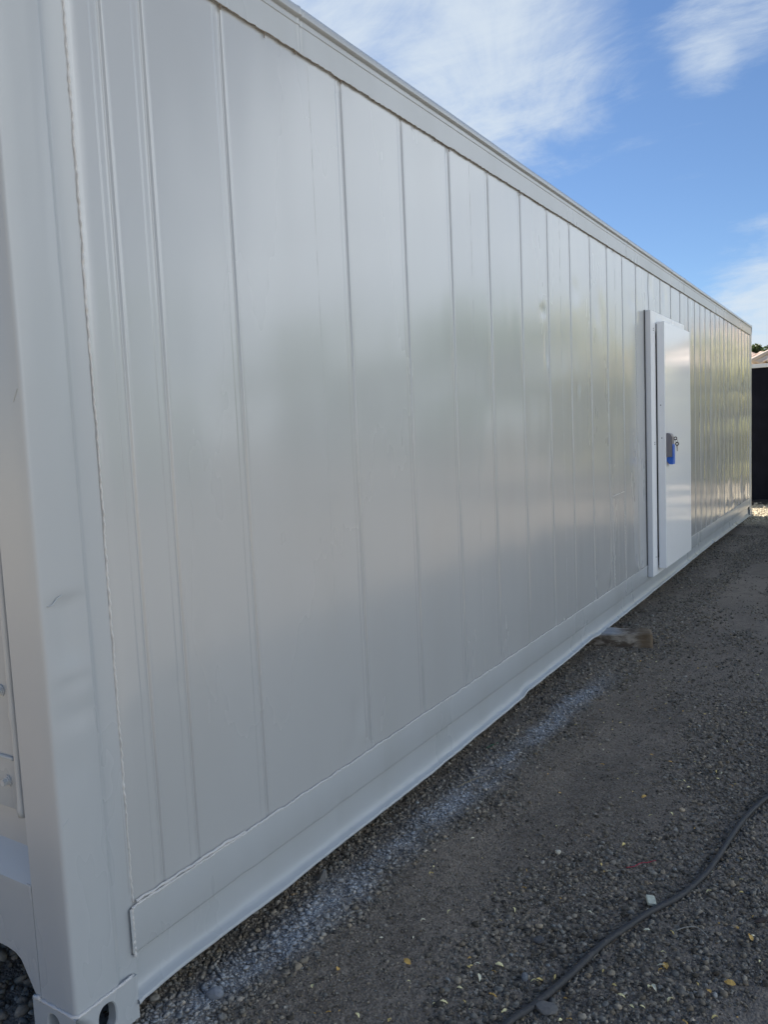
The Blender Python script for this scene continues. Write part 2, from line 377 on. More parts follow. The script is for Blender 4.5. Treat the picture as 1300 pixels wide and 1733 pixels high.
def wall_x(y, z):
    fade = min(1, (ZT-z)/.04, (z-ZB)/.04); fade = max(0, fade)
    k = 1 + 1.1*sstep(6.5, 9, y)
    w = (.0021*nz(y*2.3, z*.7, 3)+.0009*nz(y*6.5, z*1.0, 9)+.00045*nz(y*19, z*2.2, 5))*k+.0022*sstep(6.5, 8.5, y)*nz(y*5.5, z*1.3, 71)+.0008*sstep(4, 6, y)*nz(y*14, z*1.1, 74)
    w += .0010*sstep(2.5, 5.0, y)*nz(y*11, z*1.6, 21)
    gi = int(np.searchsorted(GA, y)); 
    if 0 < gi < len(GA): u_ = (y-GA[gi-1])/(GA[gi]-GA[gi-1]); w += .0030*(4*u_*(1-u_))*(.6+.8*nz(gi*7.7, z*.5, 3))*sstep(4.5, 7.5, y)
    for dy, dz, sy, sz, a in DENT:
        if abs(y-dy) < 3*sy and abs(z-dz) < 3*sz: w += a*math.exp(-((y-dy)/sy)**2-((z-dz)/sz)**2)
    # crease beside the dent
    if 3.3 < y < 3.5 and 1.0 < z < 2.0:
        yy = 3.375+.02*math.sin(z*5); w += .003*math.exp(-((y-yy)/.008)**2)*sstep(1.0, 1.2, z)*(1-sstep(1.85, 2.0, z))
    w0 = -.0038*(1-sstep(.196, .214, y))
    return w0-.004+groove(y)*(1.0+.75*sstep(4, 8, y))*min(1, fade*3)+w*fade
ys = {.185, .195, .20, .207, .215, 12.05}
for g_ in GR:
    for t in (-.05, -.0385, -.0365, -.034, -.0315, -.029, -.018, -.011, -.007, -.003, -.001, .0012, .0035, .007, .012, .0145, .03): ys.add(round(g_+t, 4))
yy = sorted(ys); full = []
for a, b_ in zip(yy, yy[1:]):
    full.append(a); n = int((b_-a)/.032)
    for k in range(1, n+1): full.append(a+(b_-a)*k/(n+1))
full.append(yy[-1]); full = [v for v in full if v <= 12.05]
zz = list(np.linspace(ZB-.01, ZT+.01, 96))
V, F = grid(full, zz, lambda y, z: (wall_x(y, z), y, z))
CP(link_mesh('side_panel', V, F, M_PAINT, None, True))

def bead(path, w, h, seed, step=.006, amp=1.0):
    """irregular weld / sealant bead laid along a path on the wall (x = outward)"""
    r = random.Random(seed); P = []
    for a, b_ in zip(path, path[1:]):
        a = Vector(a); b_ = Vector(b_); n = max(1, int((b_-a).length/step))
        for k in range(n): P.append(a.lerp(b_, k/n))
    P.append(Vector(path[-1])); V = []; F = []
    lump = 0
    for i, p in enumerate(P):
        t = (P[min(i+1, len(P)-1)]-P[max(i-1, 0)]).normalized(); s = Vector((1, 0, 0)).cross(t)
        lump = lump*.8+r.uniform(-1, 1)*.35
        ww = w*(1+.35*amp*lump+r.uniform(-.15, .15)*amp); hh = h*(1+.5*amp*math.sin(i*1.3+lump)*.6+r.uniform(-.3, .3)*amp)
        sh = s*(w*.5*lump*amp)
        for u, d in ((-1, 0), (-.6, .75), (0, 1), (.6, .7), (1, 0)):
            V.append(p+sh+s*(u*ww)+Vector((1, 0, 0))*(d*max(hh, .0004)))
    for i in range(len(P)-1):
        for k in range(4): F.append((i*5+k, i*5+k+1, (i+1)*5+k+1, (i+1)*5+k))
    return V, F
def wob(p0, p1, n, amp, seed, along='y'):
    r = random.Random(seed); o = []
    for k in range(n+1):
        p = Vector(p0).lerp(Vector(p1), k/n)
        j = r.uniform(-amp, amp)
        if along == 'y': p.z += j
        else: p.y += j
        o.append(p)
    return o
# long bottom weld, post weld, short vertical seams, repair patch
V, F = bead(wob((.0, .185, ZB), (.0, 12.0, ZB), 360, .0017, 1), .0034, .0042, 2, .005, 1.2); CP(link_mesh('weld_seam', V, F, M_WELD, None, True))
V, F = bead(wob((.0, .20, ZB+.012), (.0, .62, ZB+.006), 16, .002, 8), .0045, .004, 12, .006); CP(link_mesh('weld_seam', V, F, M_WELD, None, True))
V, F = bead(wob((-.0068, .1955, ZB+.01), (-.0068, .1995, ZT), 70, .0008, 3, 'z'), .0030, .0046, 4, .005, 1.2); CP(link_mesh('weld_seam', V, F, M_WELD, None, True))
V, F = bead([(.0, .187, .165), (.0, .187, ZB)], .0042, .0030, 5, .0035, 1.3); CP(link_mesh('weld_seam', V, F, M_WELD, None, True))
for i, s_ in enumerate(SEAMS):                 # stitched seams: a thin line that rises into short runs of bead
    r = random.Random(50+i); z = ZB+.02; P_ = []; H_ = []; up = True
    while z < ZT-.02:
        ln = r.uniform(.02, .22) if up else r.uniform(.01, .12); n = max(2, int(ln/.01))
        for k in range(n): P_.append((s_+r.uniform(-.0006, .0006), z+ln*k/n)); H_.append(r.uniform(.0008, .0018) if up else .0003)
        z += ln; up = not up
    V = []; F = []
    for k, ((y_, z_), h_) in enumerate(zip(P_, H_)):
        for u, d in ((-.0013, -.0006), (0, h_), (.0013, -.0006)): V.append((wall_x(s_, z_)+d, y_+u, z_))
        if k: a = (k-1)*3; F += [(a, a+1, a+4, a+3), (a+1, a+2, a+5, a+4)]
    CP(link_mesh('panel_seam', V, F, M_PAINT, None, True))
def on(y, z): return (wall_x(y, z)-.0005, y, z)
V, F = bead([on(4.68, .30), on(4.665, .6), on(4.64, .97)], .0035, .004, 31, .006); V2, F2 = bead([on(4.64, .972), on(4.975, .985)], .003, .0035, 32, .006)
k = len(V); V += V2; F += [tuple(q_+k for q_ in f) for f in F2]
V2, F2 = bead([on(4.99, .30), on(4.975, .6), on(4.972, .985)], .0028, .003, 33, .006); k = len(V); V += V2; F += [tuple(q_+k for q_ in f) for f in F2]
CP(link_mesh('repair_patch_weld', V, F, M_WELD, None, True))
# dark cracked sealant under the top rail, with drips
V, F = bead(wob((.0035, .19, ZT), (.0035, 12.0, ZT), 360, .0018, 41), .0018, .0025, 42, .008, 1.7)
r = random.Random(77)
for g_ in GR+[.93, 1.08, 1.87, 2.05, 2.75, 3.3, 4.5, 4.75, 5.45, 5.7, 6.7]:
    hgt = r.uniform(.006, .022); V2, F2 = bead([(.001, g_-.005, ZT), (.001, g_-.005+r.uniform(-.006, .006), ZT-hgt)], .0035 if g_ in GR else .002, .003, r.random(), .003, 1.2)
    k = len(V); V += V2; F += [tuple(q_+k for q_ in f) for f in F2]
CP(link_mesh('sealant_line', V, F, M_SEAL, None, True))

# rails: cross-section (x, z) swept along y
def sweep(sec, Ys, name, m, dz=None, dx=None, smooth=40):
    def fn(i, y):
        x, z = sec[i]; return (x+(dx(i, y, z) if dx else 0), y, z+(dz(i, y) if dz else 0))
    V, F = grid(range(len(sec)), Ys, fn, True)
    return CP(link_mesh(name, V, F, m, None, True, smooth))
TS = [(-.06, 2.742), (.0035, 2.742), (.0042, 2.748), (.0042, 2.826), (.0045, 2.830), (.0072, 2.832), (.0072, 2.846), (.0045, 2.848), (.0045, 2.852), (.014, 2.854), (.018, 2.858), (.018, 2.872), (.014, 2.884), (.004, 2.892), (-.02, 2.896), (-.12, 2.894)]
TOPJ = [1.10, 5.08, 7.20]
def tdx(i, y, z):
    w = .0016*nz(y*1.3, z*5, 31)+.0006*nz(y*6, z*20, 33)
    for j in TOPJ: w += (.0030 if i > 2 else .002)*math.exp(-((y-j)/.006)**2)-.003*math.exp(-((y-j-.012)/.005)**2)
    w += .003*sstep(5, 7, y)*nz(y*5, z*9, 44)*(1 if i > 7 else .3)
    return w
Ys = sorted(set([round(v, 4) for v in np.arange(.178, 12.02, .02)]+[round(j+t, 4) for j in TOPJ for t in (-.012, -.006, -.003, 0, .003, .006, .009, .012, .015, .02)]))
sweep(TS, Ys, 'top_rail', M_PAINT2, lambda i, y: .0015*nz(y*1.1, i*.05, 8)*(1 if i > 3 else 0), tdx)
CP(link_mesh('roof', *grid([-2.35, -1.2, -.1], [.05, 12.15], lambda x, y: (x, y, 2.892)), M_PAINT2))
lip = np.array([(.178, .034), (.195, .040), (.32, .043), (.443, .039), (.8, .03), (1.196, .027), (1.766, .020), (2.5, .026), (2.83, .030), (2.90, .045), (3.0, .042), (3.6, .042), (4.05, .052), (4.12, .050), (4.2, .040), (5.5, .042),
                (7.0, .046), (8.75, .056), (8.82, .068), (8.86, .048), (10., .042), (11.4, .031), (12.0, .03)])
def bdz(i, y):
    base = float(np.interp(y, lip[:, 0], lip[:, 1]))-.04
    f = [0, 0, 0, 0, 0, 0, 0, .3, .5, .7, .9, 1, 1, 1, 1, 1][i]; return base*f+(.0022*nz(y*7, 2, 1)+.0012*nz(y*25, 5, 1) if i > 8 else 0)
BS = [(.0, .296), (.0012, .290), (.0012, .180), (-.001, .174), (-.016, .169), (-.018, .160), (-.019, .150), (-.020, .100), (-.0195, .088), (-.017, .076), (-.011, .066), (-.002, .059), (.008, .0555), (.011, .053), (.0115, .046), (-.03, .040)]
def bdx(i, y, z):
    w = .0016*nz(y*1.5, z*4, 13)+.0006*nz(y*9, z*12, 14)
    for dy, a, s_ in ((.60, -.003, .04), (.66, .002, .04), (1.02, .003, .05), (1.12, -.004, .03), (9.6, -.006, .1), (10.7, -.006, .15)):
        w += a*math.exp(-((y-dy)/s_)**2)*(1 if i in (2, 3) else .3)
    if i > 9: w += .003*nz(y*3.3, 7, 2)+.0016*nz(y*15, 7, 5)
    return w
sweep(BS, sorted(set([round(v, 4) for v in np.arange(.178, 11.95, .018)])), 'bottom_rail', M_PAINT2, bdz, bdx, 55)
V, F = grid([-.03, -.8], [.178, 6, 11.95], lambda x, y: (x, y, .2)); CP(link_mesh('underfloor', V, F, M_DARK))

# corner posts
def post(y0, sgn, name):
    sec = [(-.200, .05), (-.137, .05), (-.137, .004), (-.134, 0), (-.05, 0), (-.012, 0), (-.0045, .002), (-.001, .006), (0, .012), (0, .05), (0, .085), (0, .122), (-.0025, .129), (-.011, .139), (-.012, .150), (-.008, .176), (-.006, .192)]
    def fn(i, z):
        x, y = sec[i]; d = 0
        if 4 <= i <= 11:
            d = .0022*nz(x*9+y*9, z*2.2, 61)+.0012*nz(x*30+y*30, z*6, 62)
            if sgn > 0 and i >= 7:
                box = sstep(.02, .045, y)*(1-sstep(.10, .128, y))
                d -= .010*box*sstep(.93, 1.02, z)*(1-sstep(1.13, 1.15, z))
                d -= .008*box*sstep(.80, .86, z)*(1-sstep(.93, .96, z))
                d += .010*math.exp(-((z-.90)/.035)**2-((y-.095)/.022)**2)-.005*math.exp(-((z-.72)/.05)**2-((y-.05)/.02)**2)
        if i >= 8: x += d
        elif i >= 4: y += d*(-.6); x += d*.6 if i > 6 else 0
        return (x, y0+sgn*y, z)
    V, F = grid(range(len(sec)), list(np.arange(.118, 2.78, .014)), fn, sgn < 0)
    return CP(link_mesh(name, V, F, M_PAINT2, None, True, 50))
post(0, 1, 'corner_post'); post(12.192, -1, 'corner_post')
# scratches and the torn nick on the near post
for P_, w_, h_ in [([(.0005, .010, .60), (.0005, .026, .612)], .001, .0012), ([(0, .02, .50), (0, .03, .507)], .001, .0008), ([(-.030, -.001, 1.60), (-.012, -.001, 1.628)], .001, .001),
                   ([(.0, .018, 1.128), (.0, .030, 1.128), (.0, .045, 1.142), (-.001, .06, 1.146)], .0018, .002)]:
    V, F = bead(P_, w_, h_, 3, .003, .6); CP(link_mesh('scratch', V, F, M_PAINT2, None, True))

def holed(fnp, w, h, cx, cz, rx, rz, depth, n=36):
    """plate w x h with an obround hole, a wall going inwards; fnp(u, v, d) -> xyz"""
    V = []; F = []
    for k in range(n):
        a = 2*math.pi*k/n+.001; c_, s_ = math.cos(a), math.sin(a)
        t = min(((w-cx) if c_ > 0 else cx)/max(abs(c_), 1e-6), ((h-cz) if s_ > 0 else cz)/max(abs(s_), 1e-6))
        V.append(fnp(cx+c_*t, cz+s_*t, 0))
        e = 2.6; q_ = (abs(c_)**e/rx**e+abs(s_)**e/rz**e)**(-1/e)
        V.append(fnp(cx+c_*(q_+.003), cz+s_*(q_+.003), 0)); V.append(fnp(cx+c_*q_, cz+s_*q_, .003)); V.append(fnp(cx+c_*q_, cz+s_*q_, depth))
    corners = [(0, 0), (w, 0), (w, h), (0, h)]; cb = len(V)
    for u, v in corners: V.append(fnp(u, v, 0))
    for k in range(n):
        k2 = (k+1) % n
        for j in range(3): F.append((k*4+j, k2*4+j, k2*4+j+1, k*4+j+1))
        # corner triangle
        for ci, (u, v) in enumerate(corners):
            a0 = 2*math.pi*k/n+.001; a1 = 2*math.pi*(k+1)/n+.001; ac = math.atan2(v-cz, u-cx) % (2*math.pi)
            if a0 < ac < a1: F.append((k*4, cb+ci, k2*4))
    return V, F
def casting(y0, sgn, z0, name, zs=1):
    e = .004; mb = MB(); h = .118
    zz_ = (lambda v: z0+v) if zs > 0 else (lambda v: z0-v)
    V, F = holed(lambda u, v, d: (e-d, y0+sgn*(u-e), zz_(v)), .178+2*e, h, .090, .060, .0255, .0395, .030); mb.add(V, F)
    V, F = holed(lambda u, v, d: (e-u, y0-sgn*(e-d), zz_(v)), .162+2*e, h, .089, .060, .0245, .0395, .030); mb.add(V, F)
    x1 = e-.162-2*e; ya = y0-sgn*e; yb = y0+sgn*(.178+e); za, zb = zz_(0), zz_(h)
    mb.add([(e, ya, zb), (x1, ya, zb), (x1, yb, zb), (e, yb, zb), (e, ya, za), (x1, ya, za), (x1, yb, za), (e, yb, za)], [(0, 1, 2, 3), (4, 5, 6, 7), (1, 2, 6, 5), (2, 3, 7, 6)])
    o = CP(mb.build(name, M_PAINT2, None, True, 30)); md = o.modifiers.new('s', 'WELD'); return o
casting(0, 1, 0, 'corner_casting'); casting(12.192, -1, 0, 'corner_casting'); casting(12.192, -1, 2.896, 'corner_casting', -1); casting(0, 1, 2.896, 'corner_casting', -1)
V, F = bead([(-.168, -.001, .1195), (-.10, -.001, .1195), (-.01, -.001, .1195), (0, .004, .1195)], .004, .003, 9, .005)
mb = MB()
def cbead(P, rad, seed):
    r = random.Random(seed); pts = []
    for a, b_ in zip(P, P[1:]):
        a, b_ = Vector(a), Vector(b_); n = max(2, int((b_-a).length/.006))
        for k in range(n): pts.append(a.lerp(b_, k/n)+Vector((r.uniform(-1, 1), r.uniform(-1, 1), r.uniform(-1, 1)))*.0007)
    pts.append(Vector(P[-1])); mb.tube(pts, [rad*(1+r.uniform(-.25, .25)) for _ in pts], 7)
cbead([(-.160, -.001, .119), (-.01, -.001, .119), (.001, .006, .119), (.001, .15, .119), (-.004, .176, .119)], .0048, 4)
cbead([(-.162, -.001, .119), (-.135, -.0025, .125)], .0055, 6)
CP(mb.build('casting_weld', M_WELD, None, True))

# front end: recessed frame, machinery panel with rubber edge, gap shade strip and bolts, sill, lower beam
mb = MB()
mb.box(-2.30, -.139, .045, .12, .48, 2.80); CP(mb.build('end_frame', M_PAINT2, None))
V = [(-2.2, .046, .486), (-.136, .046, .486), (-.136, .0, .416), (-2.2, .0, .416), (-2.2, .0, .40), (-.136, .0, .40)]
CP(link_mesh('sill', V, [(0, 3, 2, 1), (3, 4, 5, 2)], M_PAINT2))
mb = MB()
pts = []
beam = [(-.1375, .40), (-.1375, .118), (-.158, .118), (-.185, .160), (-.212, .200), (-.235, .212), (-.27, .216), (-2.2, .216), (-2.2, .40)]
Vb = [(x, .003, z) for x, z in beam]+[(x, .10, z) for x, z in beam]; n = len(beam)
mb.add(Vb, [tuple(range(n))]+[(i, (i+1) % n, (i+1) % n+n, i+n) for i in range(n)])
CP(mb.build('lower_beam', M_PAINT2, None))
mb = MB(); mb.box(-.155, -.1375, .001, .02, .10, .42)                               # gusset strip beside the post
V, F = bead([(-.60, .040, .499), (-.145, .040, .499)], .003, .003, 15, .006)
cbead([(-.195, .044, .488), (-.138, .044, .488)], .004, 66); CP(mb.build('gusset', M_PAINT2, None, True, 30))
AP = CP(empty('access_panel', (0, 0, 0), '', '')); 
for k_ in ('label', 'category'): del AP[k_]
AP_mesh = MB(); AP_mesh.box(-1.9, -.172, .010, .040, .600, 2.6, .003)
bpy.data.objects.remove(AP)
AP = CP(AP_mesh.build('access_panel', M_PAINT2, None, True, 30))
def sub(o, p): o.parent = p; o.matrix_parent_inverse = (Matrix.Translation((-1.22, 6.1, 0)) @ p.matrix_parent_inverse).inverted(); return o
mb = MB(); z = .588; pts = []
while z < 2.6: pts.append((-.160+.0012*nz(z*9, 1), .012+.002*nz(z*7, 4), z)); z += .02
mb.tube(pts, [.0105*(1+.10*nz(p[2]*14, 7)+(.25 if abs(p[2]-.615) < .012 or abs(p[2]-.845) < .012 else 0)) for p in pts], 10)
sub(mb.build('edge_tube', M_PAINT2, None, True), AP)
def bolt(x, z):
    mb = MB()
    for r_, y0, y1, sg in ((.0150, .0098, .0060, 24), (.0115, .0060, .0035, 24), (.0088, .0035, -.0075, 6)):
        V = [(x+r_*math.cos(2*math.pi*k/sg+.3), y_, z+r_*math.sin(2*math.pi*k/sg+.3)) for y_ in (y0, y1) for k in range(sg)]
        mb.add(V, [tuple(range(sg, 2*sg)), ]+[(k, (k+1) % sg, sg+(k+1) % sg, sg+k) for k in range(sg)])
    return sub(mb.build('bolt', M_BOLT, None), AP)
mb = MB(); mb.box(-.1495, -.1385, .030, .0445, .59, 2.6); sub(mb.build('gap_shade_strip', M_DARK, None), AP)  # dark strip in the gap stands in for its shadow
bolt(-.206, .672); bolt(-.200, .905)
mb = MB(); mb.tube([(-.6, .008, .735), (-.172, .008, .735)], .005, 8); sub(mb.build('panel_rib', M_PAINT2, None, True), AP)
# back side and far end, closed; back side lowered to block light underneath
mb = MB(); mb.box(-2.438, -2.40, .0, 12.192, .0, 2.88); mb.box(-2.40, -.14, 12.15, 12.185, .03, 2.88); mb.box(-2.45, -2.28, -.004, .17, 0, 2.90); mb.box(-2.45, -2.28, 12.02, 12.196, 0, 2.90)
CP(mb.build('back_wall', M_PAINT2, None))
mb = MB(); mb.box(-2.2, -.2, .3, 11.9, .205, .28); CP(mb.build('floor', M_DARK, None))

# ------------------------------------------------------------------ side door
def D(o): return CP(o)
FX = .047; LX0, LX1 = .056, .118; FY0, FY1 = 5.645, 6.985; FZ0, FZ1 = .205, 2.412
mb = MB()
mb.box(0.003, FX, FY0, FY0+.16, FZ0, FZ1-.0, .0025)
mb.box(0.003, FX, FY1-.16, FY1, FZ0, FZ1, .0025)
mb.box(0.003, FX-.0005, FY0+.155, FY1-.155, FZ1-.16, FZ1, .0025)
mb.box(0.003, FX-.0005, FY0+.155, FY1-.155, FZ0, FZ0+.11, .0025)
DF = D(mb.build('door_frame', M_DFRAME, None))
mb = MB(); mb.box(-.006, .0028, FY0-.005, FY1+.005, FZ0-.002, FZ1+.004); sub(mb.build('frame_edge_strip', M_DARK, None), DF)  # thin dark strip showing round the frame edge
for (y_, z_) in ((5.735, 2.27), (5.735, 2.255), (5.745, 1.33), (5.745, 1.315), (5.745, .36)):
    mb = MB(); mb.tube([(FX-.001, y_, z_), (FX+.002, y_, z_)], .0055, 10); sub(mb.build('screw', M_DARK, None), DF)
mb = MB(); mb.box(FX+.0003, LX0-.0003, 5.83, 6.84, .275, 2.315); 
DL0 = 5.812; DL1 = 6.868
gk = mb
mb = MB(); mb.box(LX0, LX1, DL0, DL1, .256, 2.330, .003)
DR = D(mb.build('door', M_DOOR, None))
sub(gk.build('gasket', M_DARK, None), DR)
for x_, z_ in ((.09, 1.365), (.083, 1.64)):
    mb = MB(); mb.tube([(x_, DL0-.0012, z_), (x_, DL0+.001, z_)], .0045, 10); sub(mb.build('rivet', M_DARK, None), DR)
mb = MB(); mb.box(LX1-.02, LX1+.0012, DL1-.012, DL1+.0015, .264, 2.328); sub(mb.build('edge_trim', M_DFRAME, None), DR)
# handle: chamfered grey housing, blue lever wrapping its lower end
HX0, HX1, HY0, HY1 = LX1+.0005, .163, 5.845, 5.935
def prism(poly, axis0, axis1, fn):
    n = len(poly); V = [fn(u, v, axis0) for u, v in poly]+[fn(u, v, axis1) for u, v in poly]
    return V, [tuple(range(n))[::-1], tuple(range(n, 2*n))]+[(i, (i+1) % n, (i+1) % n+n, i+n) for i in range(n)]
mb = MB()
poly = [(HX0, 1.203), (HX1-.002, 1.203), (HX1, 1.206), (HX1, 1.372), (HX1-.012, 1.396), (HX0+.008, 1.405), (HX0, 1.405)]
bm = bmesh.new(); V, F = prism(poly, HY0, HY1, lambda u, v, a: (u, a, v)); vs = [bm.verts.new(v) for v in V]; [bm.faces.new([vs[i] for i in f]) for f in F]
bmesh.ops.recalc_face_normals(bm, faces=bm.faces); bmesh.ops.bevel(bm, geom=bm.edges[:], offset=.0025, segments=2, affect='EDGES')
me = bpy.data.meshes.new('handle_housing'); bm.to_mesh(me); bm.free(); me.materials.append(M_HGREY); hh = bpy.data.objects.new('handle_housing', me); C.objects.link(hh); CP(hh); sub(hh, DR)
bm = bmesh.new()
poly = [(HX0, 1.170), (HX0+.020, 1.140), (HX1+.004, 1.140), (HX1+.005, 1.15), (HX1+.005, 1.300), (HX1+.001, 1.312), (HX1+.001, 1.201), (HX0, 1.201)]
V, F = prism(poly, HY0+.012, HY1+.004, lambda u, v, a: (u, a, v)); vs = [bm.verts.new(v) for v in V]; [bm.faces.new([vs[i] for i in f]) for f in F]
bmesh.ops.recalc_face_normals(bm, faces=bm.faces); bmesh.ops.bevel(bm, geom=bm.edges[:], offset=.0015, segments=2, affect='EDGES')
me = bpy.data.meshes.new('handle_lever'); bm.to_mesh(me); bm.free(); me.materials.append(M_HBLUE); hl = bpy.data.objects.new('handle_lever', me); C.objects.link(hl); CP(hl); sub(hl, DR)
mb = MB(); mb.tube([(HX1-.010, HY1, 1.355), (HX1-.010, HY1+.014, 1.355)], .010, 14); sub(mb.build('lock_cylinder', M_STEEL, None, True, 30), DR)
# keys hanging in the lock (their own thing)
def ring(c, r_, t, ax=0, n=20):
    return [Vector(c)+Vector((0 if ax == 0 else r_*math.cos(2*math.pi*k/n), r_*math.cos(2*math.pi*k/n) if ax == 0 else 0, r_*math.sin(2*math.pi*k/n))) for k in range(n+1)]
KX = HX1-.004; KY = HY1+.03
KO = empty('key_bunch', (KX, KY, 1.35), 'small bunch of steel keys hanging from the blue and grey door handle', 'keys')
def K(mb, name):
    mb.V = [(v[0]-KX, v[1]-KY, v[2]-1.35) for v in mb.V]; o = mb.build(name, M_STEEL, KO, True, 40); return o
mb = MB(); mb.tube([(KX, HY1+.013, 1.355), (KX, HY1+.03, 1.355)], .003, 8); mb.tube(ring((KX+.006, KY+.010, 1.355), .012, 0, 1), .0045, 8); K(mb, 'key')
mb = MB(); mb.tube(ring((KX+.014, KY+.008, 1.334), .011, 0, 1), .0013, 6); K(mb, 'key_ring')
mb = MB(); mb.tube(ring((KX+.020, KY+.008, 1.308), .012, 0, 1), .005, 8); mb.tube([(KX+.020, KY+.008, 1.295), (KX+.021, KY+.008, 1.245)], [.0045, .0028], 6); K(mb, 'key')

# ------------------------------------------------------------------ timber block under the rail
def timber():
    m = mat('weathered_timber', (.2, .15, .1), .85); g = G(m)
    a = g.noise(9, 7, .7, (1, 2, 2)); b_ = g.noise(30, 5, .7, (.4, 1.5, 3)); c_ = g.noise(4, 3, .5)
    col = g.mix(g.ramp(a, .40, .62), (.085, .066, .048), (.40, .36, .30)); col = g.mix(g.ramp(b_, .35, .7, 0, .5), col, (.075, .055, .038))
    sp = g.new('ShaderNodeSeparateXYZ'); g.link(g.co.outputs['Object'], sp.inputs[0])
    end = g.ramp(g.math('ADD', sp.outputs[0], g.math('MULTIPLY', c_, .06)), .19, .24)
    col = g.mix(g.math('MULTIPLY', end, .8), col, (.15, .105, .06))
    top = g.math('MULTIPLY', g.ramp(sp.outputs[2], .035, .05), g.ramp(sp.outputs[0], .12, .0)); col = g.mix(g.math('MULTIPLY', top, .7), col, (.33, .37, .42))
    g.set('Base Color', col); g.set('Normal', g.bump(b_, .8, .006)); return m
bm = bmesh.new(); bmesh.ops.create_cube(bm, size=1)
for v in bm.verts: v.co = Vector((v.co.x*.56, v.co.y*.15, v.co.z*.118))
bmesh.ops.subdivide_edges(bm, edges=bm.edges[:], cuts=22, use_grid_fill=True)
for v in bm.verts:
    c_ = v.co; ex = sstep(.25, .31, c_.x); k = noise.noise(c_*9)*.008+noise.noise(c_*28)*.006+noise.noise(c_*80)*.0025
    n_ = Vector((c_.x*.3, c_.y*3, c_.z*5)).normalized(); v.co = c_+n_*k-Vector((0, c_.y*.08*ex, c_.z*.08*ex))
    if c_.x > .1 and c_.y < -.06 and c_.z > .02: v.co.z -= .006*abs(noise.noise(c_*22))*3
me = bpy.data.meshes.new('timber_block'); bm.to_mesh(me); bm.free(); me.materials.append(timber())
me.polygons.foreach_set('use_smooth', [True]*len(me.polygons))
o = bpy.data.objects.new('timber_block', me); C.objects.link(o); o.location = (.045, 4.36, -.006); o.rotation_euler = (0, .02, math.radians(19))
tag(o, 'weathered wooden block sticking out from under the container', 'timber block')

# ------------------------------------------------------------------ hose on the ground
hp = [(.72, .30), (.80, .50), (.836, .663), (.867, .748), (.911, .902), (.957, 1.085), (.997, 1.195), (1.04, 1.309), (1.102, 1.439), (1.148, 1.59), (1.172, 1.728), (1.192, 1.921), (1.218, 2.112), (1.27, 2.306), (1.36, 2.55), (1.50, 2.8), (1.7, 3.0)]
pts = catmull([(x, y, gz(x, y)+.013+.003*nz(x*4, y*4)) for x, y in hp], 8)
m = mat('black_rubber', (.05, .05, .05), .6, 0, .35); g = G(m); d_ = g.noise(60, 6, .7); g.set('Base Color', g.mix(g.ramp(d_, .45, .75, 0, .6), (.045, .046, .048), (.14, .13, .12))); g.set('Roughness', g.ramp(d_, .3, .7, .45, .8)); g.set('Normal', g.bump(d_, .3, .002))
mb = MB(); mb.tube(pts, .0094, 14); o = mb.build('rubber_hose', m, None, True); tag(o, 'black rubber hose curving across the gravel', 'hose')

# ------------------------------------------------------------------ small things on the ground
def rock(name, x, y, sx, sy, sz, col, label, cat, rz=0, seed=1, cube=False, group=None, lift=.3):
    bm = bmesh.new()
    if cube:
        bmesh.ops.create_cube(bm, size=1.6); bmesh.ops.bevel(bm, geom=bm.edges[:], offset=.12, segments=1, affect='EDGES')
    else: bmesh.ops.create_icosphere(bm, subdivisions=2, radius=1)
    for v in bm.verts:
        k = 1+(.28 if not cube else .05)*noise.noise(v.co*1.2+Vector((seed*3.1, seed, 0)))+.08*noise.noise(v.co*4+Vector((seed, 0, 0)))
        v.co = Vector((v.co.x*sx*k, v.co.y*sy*k, v.co.z*sz*k))
    me = bpy.data.meshes.new(name); bm.to_mesh(me); bm.free()
    mm = mat(name+'_surface', col, .85); g = G(mm); q_ = g.noise(90, 5, .7); g.set('Base Color', g.mix(g.ramp(q_, .35, .75, 0, .6), col, tuple(c*.55 for c in col))); g.set('Normal', g.bump(q_, .5, .003))
    me.materials.append(mm); o = bpy.data.objects.new(name, me); C.objects.link(o); o.location = (x, y, gz(x, y)+sz*lift+.004); o.rotation_euler = (random.uniform(-.15, .15), random.uniform(-.15, .15), rz)
    return tag(o, label, cat, group)
rock('stone', .903, .765, .032, .024, .010, (.17, .165, .155), 'flat pale grey stone touching the hose near the bottom edge', 'stone', .5, 3, lift=.9)
bm = bmesh.new(); bmesh.ops.create_cone(bm, segments=5, radius1=.022, radius2=.006, depth=.044, cap_ends=True)
bmesh.ops.subdivide_edges(bm, edges=bm.edges[:], cuts=2)
for v in bm.verts: v.co += Vector((.008*(v.co.z+.02)/.04, 0, 0))+v.co.normalized()*.0022*noise.noise(v.co*60)
me = bpy.data.meshes.new('stone'); bm.to_mesh(me); bm.free(); me.materials.append(mat('wedge_stone', (.17, .165, .155), .85))
o = bpy.data.objects.new('stone', me); C.objects.link(o); o.location = (.003, .984, gz(.003, .984)+.018); o.rotation_euler = (.2, .1, .6)
tag(o, 'upright wedge shaped grey stone close to the container rail', 'stone')
rock('tile_chip', 1.030, 1.368, .0165, .026, .006, (.62, .64, .52), 'rectangular cream tile chip lying beside the hose', 'tile chip', .42, 2, True, lift=1.9)
rock('pebble', 1.038, 1.318, .012, .009, .008, (.70, .66, .50), 'cream pebble between the rectangular tile chip and the hose', 'pebble', .3, 5, lift=.8)
rock('pebble', .666, 1.524, .011, .009, .008, (.68, .64, .52), 'round cream pebble alone on smooth dirt left of the red string', 'pebble', .3, 6, lift=.9)
rock('stone', .805, .853, .017, .010, .009, (.16, .175, .19), 'smooth blue grey stone near the yellow leaf scraps by the hose', 'stone', 1.9, 7, lift=.9)
